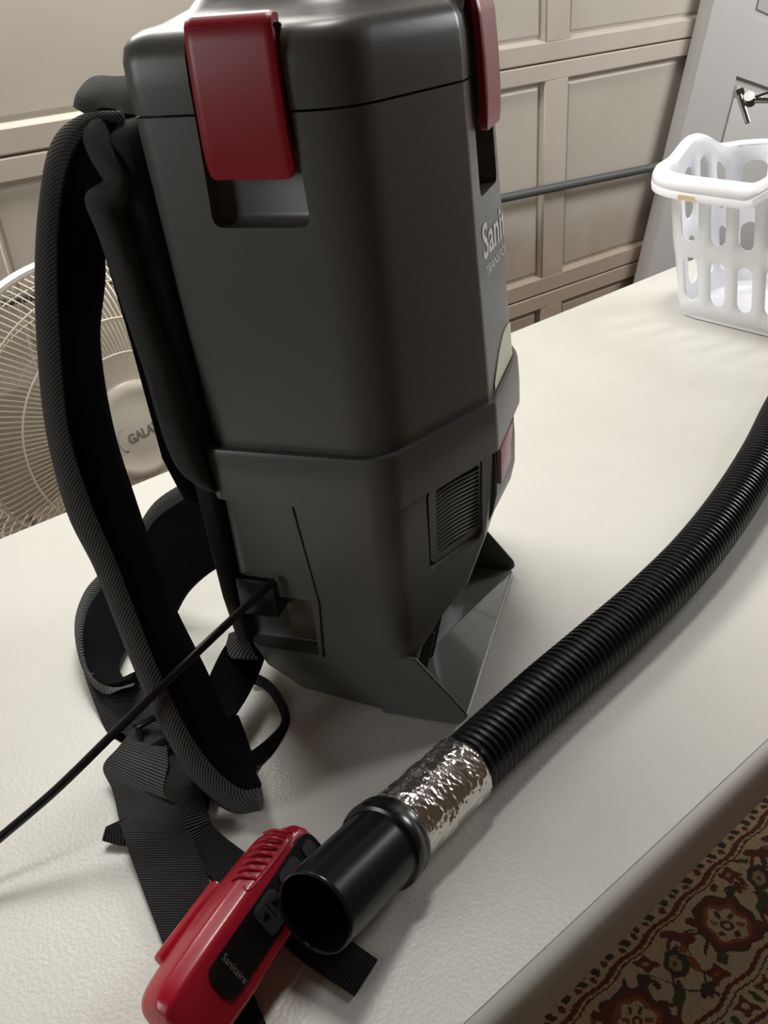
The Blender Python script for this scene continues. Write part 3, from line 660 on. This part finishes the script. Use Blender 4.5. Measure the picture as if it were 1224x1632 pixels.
# ------------------------------------------------------------------ red belt control
def control():
    p0 = on_z(274, 1674, .018); p1 = on_z(490, 1354, .020)
    e1 = (p1 - p0).normalized(); Ln = (p1 - p0).length; p0 = p0.copy()
    side = e1.cross(Vector((0, 0, 1))).normalized()       # towards right / camera
    tilt = math.radians(38); nf = (side * math.cos(tilt) + Vector((0, 0, 1)) * math.sin(tilt)).normalized(); e2 = nf.cross(e1).normalized()  # e2: up-left across the face
    zmin = 0
    org = p0 + Vector((0, 0, .002)) 
    Mc = basis(e1, e2, nf, org)
    rt = thing('belt_control', 'red handheld control with black keypad lying on the black webbing', 'remote control', M=Mc)
    # outline: length 0..Ln, half width, sections along e1
    rows = [(0, .010, .008), (.003, .018, .013), (.012, .0232, .0165), (.04, .025, .0180), (.08, .025, .0180), (Ln * .62, .0248, .0182), (Ln * .72, .0242, .0180), (Ln * .86, .0226, .0165), (Ln - .02, .0205, .0145), (Ln - .006, .0150, .0115), (Ln, .008, .007)]
    V = []; Fc = []; n = None
    ys = catmull([Vector(r) for r in rows], 4)
    for r in ys:
        P = rpoly([(-r.y, -r.z), (r.y, -r.z), (r.y * 1.0, r.z * .55), (r.y * .72, r.z), (-r.y * .85, r.z), (-r.y, r.z * .6)], [r.z * .5, r.z * .6, r.z * .3, r.z * .3, r.z * .25, r.z * .3], 4)
        n = len(P); V += [(r.x, p[0], p[1]) for p in P]
    for i in range(len(ys) - 1):
        for k in range(n): Fc.append((i * n + k, i * n + (k + 1) % n, (i + 1) * n + (k + 1) % n, (i + 1) * n + k))
    Fc.append(tuple(range(n))); Fc.append(tuple((len(ys) - 1) * n + k for k in range(n)))
    mesh_obj('shell', V, Fc, M_redc, rt, angle=60)
    # keypad strip
    def plate(name, x0, x1, y0, y1, z0, z1, r, m, par=rt, skew=0):
        P = rpoly([(x0, y0), (x1, y0), (x1, y1), (x0, y1)], [r] * 4, 5); k = len(P)
        V = [(p[0], p[1], z0) for p in P] + [(p[0], p[1], z1) for p in P]
        Fc = [tuple(range(k)), tuple(range(k, 2 * k))] + [(i, (i + 1) % k, k + (i + 1) % k, k + i) for i in range(k)]
        return mesh_obj(name, V, Fc, m, par, angle=30)
    kp = plate('keypad', Ln * .2, Ln * .955, -.0135, .0105, .010, .0192, .009, M_black)
    Mk = mat('dark_button_plastic', (.045, .045, .048), .4)
    b1 = plate('button', Ln * .50, Ln * .645, -.0115, .0085, .018, .0204, .005, Mk)
    b2 = plate('button', Ln * .69, Ln * .82, -.0115, .0085, .018, .0202, .005, Mk)
    b3 = plate('button', Ln * .86, Ln * .93, -.0095, .0065, .018, .0200, .004, Mk)
    # arrows on the button
    bx0 = Ln * .5725 - .013; V = []; Fc = []
    for sgn in (-1, 1):
        c = bx0 + .013 + sgn * .0055; k = len(V)
        V += [(c - sgn * .0022, -.003, .0206), (c - sgn * .0022, .003, .0206), (c + sgn * .003, 0, .0206)]; Fc.append((k, k + 1, k + 2))
    k = len(V); V += [(bx0 + .0127, -.005, .0206), (bx0 + .0133, -.005, .0206), (bx0 + .0133, .005, .0206), (bx0 + .0127, .005, .0206)]; Fc.append((k, k + 1, k + 2, k + 3))
    mesh_obj('button_arrows', V, Fc, M_black, rt, False)
    text_obj('logo_print', 'Sanitaire', .0062, Matrix.Translation((Ln * .29, .0085, .0193)) @ Matrix.Rotation(-math.pi / 2, 4, 'Z'), M_grey_t, rt, .0001)
    # grip ridges along the upper edge
    for i in range(7):
        c = Ln * .60 + i * Ln * .042
        pts = [Vector((c - .002, .0262, .004)), Vector((c, .0256, .010)), Vector((c + .002, .0225, .0145)), Vector((c + .0035, .0185, .0172))]
        tube('grip_ridge', catmull(pts, 3), .0012, M_redc, rt, 8)
    pts = [Vector((Ln * .57, .0215, .0150)), Vector((Ln * .585, .0172, .0175)), Vector((Ln * .87, .0150, .0178)), Vector((Ln * .89, .0185, .0150))]
    tube('grip_border', catmull(pts, 5), .0008, M_redc, rt, 8)
    # belt clip behind
    bm = bmesh.new(); box(bm, (Ln * .2, .014, -.0215), (Ln * .6, .0275, -.012), .003); bm_obj('belt_clip', bm, M_redc, rt)
    bpy.context.view_layer.update()
    zmin = min((rt.matrix_world @ c.matrix_world.inverted() @ c.matrix_world @ v.co).z for c in rt.children if c.name.startswith('shell') for v in c.data.vertices)
    rt.location.z += .0045 - zmin
control()

# ------------------------------------------------------------------ laundry basket
def basket():
    X0, X1, Y0, Y1, Hh = 1.256, 1.47, .415, .832, .225
    rt = thing('laundry_basket', 'white slotted plastic laundry basket on the far end of the table', 'basket', ((X0 + X1) / 2, (Y0 + Y1) / 2, 0))
    cx, cy = rt.location.x, rt.location.y
    rc = .045
    def outline(off):      # returns function u(0..1)->(x,y) and length
        x0, x1, y0, y1 = X0 - off - cx, X1 + off - cx, Y0 - off - cy, Y1 + off - cy; r = rc + off
        P = []
        for (px, py, a0) in ((x0 + r, y1 - r, 90), (x0 + r, y0 + r, 180), (x1 - r, y0 + r, 270), (x1 - r, y1 - r, 0)):
            for k in range(9): a = math.radians(a0 + k * 11.25); P.append(Vector((px + r * math.cos(a), py + r * math.sin(a), 0)))
        P.append(P[0].copy()); return P
    base = outline(0)
    Lk = [0]
    for i in range(1, len(base)): Lk.append(Lk[-1] + (base[i] - base[i - 1]).length)
    tot = Lk[-1]
    def at(u, off):
        P = outline(off); s = (u % 1.0) * tot
        for i in range(1, len(P)):
            if s <= Lk[i] + 1e-9:
                t = (s - Lk[i - 1]) / max(Lk[i] - Lk[i - 1], 1e-9); return P[i - 1] * (1 - t) + P[i] * t
        return P[-1]
    cache = {}
    def hump(p):           # rim rises in the middle of every side
        ax = abs(p.x) / ((X1 - X0) / 2 - .035); ay = abs(p.y) / ((Y1 - Y0) / 2 - .06)
        on_short = abs(p.y) > (Y1 - Y0) / 2 - .02
        q = ax if on_short else ay
        if not on_short and p.x < 0: q = ay / .45
        q = min(1, q); return (.026 if on_short else .032) * (.5 + .5 * math.cos(math.pi * q)) ** .8
    def surf(u, v):        # v: 0 bottom..1 rim
        key = (round(u, 5), round(v, 4))
        if key in cache: return cache[key]
        p = at(u, 0); h = Hh + hump(p)
        z = .004 + v * (h - .004); off = .040 * (z / Hh)
        a = at(u, off - .0); r = Vector((a.x, a.y, z)); cache[key] = r; return r
    V = []; Fc = []
    def q(a, b, c, d): Fc.append((a, b, c, d))
    vid = {}
    def vt(u, v):
        u = u % 1.0; k = (round(u, 5), round(v, 4))
        if k not in vid: vid[k] = len(V); V.append(surf(u, v))
        return vid[k]
    ncell = round(tot / .045); rows = [(.04, .14, .455), (.455, .555, .90)]
    vs = [0, .06, .09, .46, .49, .52, .89, .93, 1.0]
    nu = 8
    for c in range(ncell):
        ua, ub = c / ncell, (c + 1) / ncell; us = [ua + (ub - ua) * k / nu for k in range(nu + 1)]
        for (va, vb) in ((0, .07), (.49, .51), (.93, 1.0)):
            for k in range(nu): q(vt(us[k], va), vt(us[k + 1], va), vt(us[k + 1], vb), vt(us[k], vb))
        for (va, vb) in ((.07, .49), (.51, .93)):
            nv = 10; ring = []
            for k in range(nu): ring.append((us[k], va))
            for k in range(nv): ring.append((us[-1], va + (vb - va) * k / nv))
            for k in range(nu): ring.append((us[nu - k], vb))
            for k in range(nv): ring.append((us[0], vb - (vb - va) * k / nv))
            hw = (ub - ua) * .27; hvr = hw * tot / Hh; cu = (ua + ub) / 2; ca_, cb_ = va + .05, vb - .05
            inner = []
            for (u, v) in ring:
                du = (u - cu) / (ub - ua) * 2; vm = (va + vb) / 2; dv = (v - vm) / (vb - va) * 2
                ang = math.atan2(dv, du)
                # stadium: straight middle, round ends
                vv = v
                if abs(dv) < .62: pu = cu + math.copysign(hw, du) if abs(du) > .99 else u; inner.append((pu, vm + dv * ((cb_ - ca_) / 2 - hvr) / .62))
                else:
                    s = math.copysign(1, dv)
                    # param along end arc by position
                    if abs(du) > .99: t = (abs(dv) - .62) / .38 * .45; t = t * math.pi / 2 * .5; th = (0 + t)
                    else: th = math.pi / 4 * .45 + (1 - abs(du)) * (math.pi / 2 - math.pi / 4 * .45)
                    sg = math.copysign(1, du) if abs(du) > 1e-6 else 1
                    inner.append((cu + sg * hw * math.cos(th), vm + s * ((cb_ - ca_) / 2 - hvr + hvr * math.sin(th))))
            ro = [vt(*r) for r in ring]; ri = [vt(*r) for r in inner]; n = len(ro)
            for k in range(n): q(ro[k], ro[(k + 1) % n], ri[(k + 1) % n], ri[k])
    o = mesh_obj('basket_wall', V, [f for f in Fc if len(set(f)) == 4], M_basket, rt, angle=50)
    md = o.modifiers.new('thickness', 'SOLIDIFY'); md.thickness = .0035; md.offset = -1
    bv = o.modifiers.new('b', 'BEVEL'); bv.width = .0008; bv.segments = 1; bv.limit_method = 'ANGLE'
    # floor of the basket
    P = [at(k / 48, .001) for k in range(48)]
    V = [(p.x, p.y, .0015) for p in P] + [(p.x, p.y, .006) for p in P] + [(p.x * .96, p.y * .96, .0005) for p in P]
    Fc = [tuple(range(48, 96)), tuple(range(96, 144))] + [(k, (k + 1) % 48, 48 + (k + 1) % 48, 48 + k) for k in range(48)] + [(k, (k + 1) % 48, 96 + (k + 1) % 48, 96 + k) for k in range(48)]
    mesh_obj('basket_floor', V, Fc, M_basket, rt, angle=50)
    # rolled rim
    prof = [(-.001, -.001), (.004, .0035), (.010, .0045), (.017, .002), (.0205, -.006), (.0215, -.014), (.0200, -.0165), (.0215, -.0185), (.0205, -.028), (.0185, -.0285), (.0175, -.020), (.012, -.004), (.003, -.003)]
    N = 160; V = []; Fc = []; m = len(prof)
    for i in range(N):
        u = i / N; b = surf(u, 1.0)
        for (o_, z_) in prof:
            a = at(u, .040 + (b.z / Hh - 1) * .040 + o_ * 1.15 - .003); V.append((a.x, a.y, b.z + z_ - .001))
    for i in range(N):
        for k in range(m): Fc.append((i * m + k, i * m + (k + 1) % m, ((i + 1) % N) * m + (k + 1) % m, ((i + 1) % N) * m + k))
    mesh_obj('basket_rim', V, Fc, M_basket, rt, angle=50)
    # torn paper residue on the rim
    M_pap = mat('torn_label_residue', (.75, .55, .35), .8)
    rng = random.Random(4); pr = []
    for k in range(14):
        s = k / 13; pr.append((s, (.5 + rng.uniform(-.2, .2))))
    V = []; Fc = []
    for k in range(14):
        y = .792 - cy - .028 * k / 13; w = .004 + .0035 * rng.random()
        for e in (0, 1): V.append((X0 - cx - .040 - .0258 + .0022, y, Hh - .0195 - e * w - .001))
    V = [(x - .0012, y, z) for x, y, z in V]
    for k in range(13): Fc.append((2 * k, 2 * k + 1, 2 * k + 3, 2 * k + 2))
    o = mesh_obj('label_residue', V, Fc, M_pap, rt, False); md = o.modifiers.new('t', 'SOLIDIFY'); md.thickness = .0006; o['label'] = 'torn tan sticker residue'
basket()

# ------------------------------------------------------------------ pedestal fan
def fan():
    ctr = dep(170, 664, 1.30); ax = Vector(R @ np.array([.62, -.24, .75])).normalized()
    up = Vector((0, 0, 1)); ex = up.cross(ax).normalized(); ey = ax.cross(ex)
    # keep text level along photo: ex is world-horizontal
    rt = thing('pedestal_fan', 'cream pedestal fan with wire guard behind the table', 'fan', M=basis(ex, ey, ax, ctr))
    Rr = .222
    def circ(r, z, n=96): return [Vector((r * math.cos(2 * math.pi * k / n), r * math.sin(2 * math.pi * k / n), z)) for k in range(n)]
    def torus(name, r, z, tr, m, seg=8, n=96, oval=1.0):
        V = []; Fc = []
        for i in range(n):
            a = 2 * math.pi * i / n
            for k in range(seg):
                b = 2 * math.pi * k / seg; rr = r + tr * math.cos(b); V.append((rr * math.cos(a), rr * math.sin(a), z + tr * oval * math.sin(b)))
        for i in range(n):
            for k in range(seg): Fc.append((i * seg + k, ((i + 1) % n) * seg + k, ((i + 1) % n) * seg + (k + 1) % seg, i * seg + (k + 1) % seg))
        return mesh_obj(name, V, Fc, m, rt)
    torus('outer_ring', Rr, 0, .0065, mat('white_ring_plastic', (.8, .8, .78), .35), 10, 120, 1.7)
    def guard(sign, hubr, dp, ns, twist):
        prof = [(hubr, dp), (.10, dp), (.14, dp * .93), (.18, dp * .72), (.207, dp * .38), (Rr - .003, .002)]
        V = []; Fc = []; seg = 4; w = .0011
        path0 = catmull([Vector((r, 0, z * sign)) for r, z in prof], 3)
        for s in range(ns):
            a0 = 2 * math.pi * s / ns; P = []
            for j, p in enumerate(path0):
                a = a0 + twist * (p.x - hubr); P.append(Vector((p.x * math.cos(a), p.x * math.sin(a), p.z)))
            Fs = frames(P); b = len(V)
            for p, (t, n1, n2) in zip(P, Fs):
                for k in range(seg): th = math.pi / 2 * k + .7; V.append(p + n1 * w * math.cos(th) + n2 * w * math.sin(th))
            for j in range(len(P) - 1):
                for k in range(seg): Fc.append((b + j * seg + k, b + j * seg + (k + 1) % seg, b + (j + 1) * seg + (k + 1) % seg, b + (j + 1) * seg + k))
        o = mesh_obj('guard_spokes', V, Fc, M_wire, rt); o['kind'] = 'stuff'
        for r in (.105, .148, .192): 
            z = np.interp(r, [p.x for p in path0], [p.z for p in path0]); torus('guard_ring', r, z + sign * .001, .0014, M_wire, 6)
    guard(1, .060, .110, 150, 1.2); guard(-1, .045, .075, 110, -1.2)
    # hub cap
    V = []; Fc = []; sg = 64; pr = [(r_, z_ + .025) for r_, z_ in [(.001, .093), (.030, .0925), (.050, .0905), (.0525, .0925), (.060, .0925), (.0665, .089), (.069, .082), (.066, .079), (.001, .079)]]
    for r, z in pr:
        for k in range(sg): V.append((r * math.cos(2 * math.pi * k / sg), r * math.sin(2 * math.pi * k / sg), z))
    for i in range(len(pr) - 1):
        for k in range(sg): Fc.append((i * sg + k, i * sg + (k + 1) % sg, (i + 1) * sg + (k + 1) % sg, (i + 1) * sg + k))
    Fc.append(tuple(range(sg))); hub = mesh_obj('hub_cap', V, Fc, M_cream, rt, angle=50)
    Mr = Matrix.Rotation(math.radians(8), 4, 'Z')
    text_obj('logo_print', 'GALAXY', .0185, Mr @ Matrix.Translation((-.021, -.010, .1180)), M_grey_t, hub, .0003, .8, .0006)
    # orbit swoosh
    V = []; Fc = []; N = 26
    for i in range(N):
        a = math.radians(70 + 210 * i / (N - 1)); wd = .0004 + .0026 * (i / (N - 1)) ** 2
        for e in (-1, 1): V.append(Mr @ Vector((-.024 + (.011 + e * wd * .5) * math.cos(a) * .8 - .004 * (i / N), -.002 + (.015 + e * wd * .5) * math.sin(a), .1186)))
    for i in range(N - 1): Fc.append((2 * i, 2 * i + 1, 2 * i + 3, 2 * i + 2))
    mesh_obj('logo_swoosh', V, Fc, M_grey_t, hub, False)
    # blades
    Mb = mat('pale_blade_plastic', (.62, .58, .50), .4)
    for b in range(3):
        a0 = 2 * math.pi * b / 3 + .9; V = []; Fc = []; nr, na = 8, 8
        for s in (0, 1):
            for i in range(nr + 1):
                r = .03 + .155 * i / nr; wa = math.radians(32 + 22 * math.sin(math.pi * i / nr))
                for j in range(na + 1):
                    a = a0 + wa * (j / na - .5) * 2 * .8 + (r - .03) * 1.5; z = .045 - .05 * (j / na) - .0015 * s
                    V.append((r * math.cos(a), r * math.sin(a), z))
        st = (nr + 1) * (na + 1)
        for i in range(nr):
            for j in range(na):
                q = i * (na + 1) + j; Fc.append((q, q + 1, q + na + 2, q + na + 1)); Fc.append((q + st, q + 1 + st, q + na + 2 + st, q + na + 1 + st))
        mesh_obj('blade', V, Fc, Mb, rt)
    def lathe(name, pr, m):
        V = []; Fc = []
        for r, z in pr:
            for k in range(40): V.append((r * math.cos(2 * math.pi * k / 40), r * math.sin(2 * math.pi * k / 40), z))
        for i in range(len(pr) - 1):
            for k in range(40): Fc.append((i * 40 + k, i * 40 + (k + 1) % 40, (i + 1) * 40 + (k + 1) % 40, (i + 1) * 40 + k))
        Fc.append(tuple(range(40))); Fc.append(tuple((len(pr) - 1) * 40 + k for k in range(40))); return mesh_obj(name, V, Fc, m, rt, angle=50)
    lathe('blade_hub', [(.03, .05), (.036, .045), (.036, -.01), (.02, -.012)], Mb)
    lathe('motor_housing', [(.055, -.078), (.060, -.085), (.060, -.13), (.045, -.155), (.02, -.16)], M_cream)
    bpy.context.view_layer.update(); inv = rt.matrix_world.inverted()
    pc = rt.matrix_world @ Vector((0, -.02, -.12))
    pole = [Vector((pc.x, pc.y, z)) for z in (pc.z - .02, -.2, -.5, -.73)]
    o = tube('pole', [inv @ p for p in pole], .014, M_cream, rt, 16)
    bp = []
    V = []; Fc = []
    for r, z in ((.20, -.7445), (.20, -.73), (.17, -.718), (.05, -.70), (.03, -.69), (.001, -.69)):
        for k in range(40): V.append(inv @ Vector((pc.x + r * math.cos(2 * math.pi * k / 40), pc.y + r * math.sin(2 * math.pi * k / 40), z)))
    for i in range(5):
        for k in range(40): Fc.append((i * 40 + k, i * 40 + (k + 1) % 40, (i + 1) * 40 + (k + 1) % 40, (i + 1) * 40 + k))
    Fc.append(tuple(range(40))); mesh_obj('base', V, Fc, M_cream, rt, angle=50)
fan()

# ------------------------------------------------------------------ leaning white door slab
def leaning():
    Yb = 1.44
    a = on_y(1136, 0, Yb); b = on_y(1029, 441, Yb)
    e = (a - b).normalized(); ang = math.atan2(e.x, e.z)
    k = (b.z + .74) / e.z; foot = b - e * k
    Mx = Matrix.Translation((foot.x, Yb, -.74)) @ Matrix.Rotation(ang, 4, 'Y')
    rt = thing('leaning_door', 'white moulded door slab leaning in front of the garage door', 'door', M=Mx)
    ml = mat('white_door_paint', (.50, .49, .47), .45)
    w, h = .76, 1.98; lift = w * math.sin(ang) 
    rt.location.z += lift; rt.location += Vector((e.x, 0, 0)) * (lift / e.z) if False else Vector((lift * e.x / e.z, 0, 0))
    bpy.context.view_layer.update(); inv = rt.matrix_world.inverted()
    c = inv @ on_y(1172, 121, Yb)      # corner of the moulded panel
    px0 = c.x; pz1 = c.z
    px1 = w - px0 if w - px0 > px0 + .1 else px0 + .45
    rects = [(px0, px1, pz1 - .60, pz1), (px0, px1, .12, pz1 - .75), (px0, px1, pz1 + .14, h - .12)]
    rects = [r for r in rects if r[3] - r[2] > .1]
    bm = bmesh.new(); box(bm, (0, .004, 0), (w, .035, h), .002); bm_obj('slab', bm, ml, rt)
    zs = sorted([0] + [z for r in rects for z in r[2:]] + [h])
    for i in range(0, len(zs), 2):
        bm = bmesh.new(); box(bm, (0, -.004, zs[i]), (w, .006, zs[i + 1])); bm_obj('door_rail', bm, ml, rt, False)
    for x0, x1 in ((0, px0), (px1, w)):
        for r in rects:
            bm = bmesh.new(); box(bm, (x0, -.004, r[2]), (x1, .006, r[3])); bm_obj('door_stile', bm, ml, rt, False)
    for r in rects:
        bm = bmesh.new(); box(bm, (r[0] + .02, -.001, r[2] + .02), (r[1] - .02, .008, r[3] - .02), .004, seg=2); bm_obj('door_panel', bm, ml, rt)
leaning()

# ------------------------------------------------------------------ chrome jointed arm behind the basket
def arm():
    D = 1.72
    rt = thing('folding_arm_stand', 'chrome jointed folding arm behind the white basket', 'stand', on_z(1320, 300, 0))
    inv = Matrix.Translation(-rt.location)
    def ad(o): o.parent = rt; o.matrix_parent_inverse = inv; return o
    P = lambda x, y, d=D: dep(x, y, d)
    ad(tag(tube('end_bracket', [P(1177, 148), P(1180, 160), P(1189, 186), P(1192, 196)], .0055, M_chrome, None, 10), None))
    ad(tube('bracket_cap', [P(1171, 150), P(1183, 145)], .008, M_chrome, None, 12))
    ad(tube('joint', [P(1194, 153, D - .01), P(1196, 163, D + .01)], .010, mat('dark_joint_metal', (.12, .12, .12), .3, metal=1), None, 16))
    ad(tube('arm_rod', [P(1196, 158), P(1224, 148), P(1300, 124), P(1340, 112)], .0038, M_chrome, None, 10))
    ad(tube('arm_rod', [P(1180, 160), P(1224, 160), P(1300, 158), P(1340, 158)], .0052, M_chrome, None, 10))
    top = P(1335, 110); foot = Vector((top.x, top.y, -.74))
    ad(tube('post', [top + Vector((0, 0, .02)), Vector((top.x, top.y, -.2)), Vector((top.x, top.y, -.73))], .010, M_chrome, None, 14))
    bm = bmesh.new(); bmesh.ops.create_cone(bm, cap_ends=True, segments=40, radius1=.15, radius2=.12, depth=.02, matrix=Matrix.Translation((top.x, top.y, -.7265))); ad(bm_obj('base', bm, M_black))
arm()
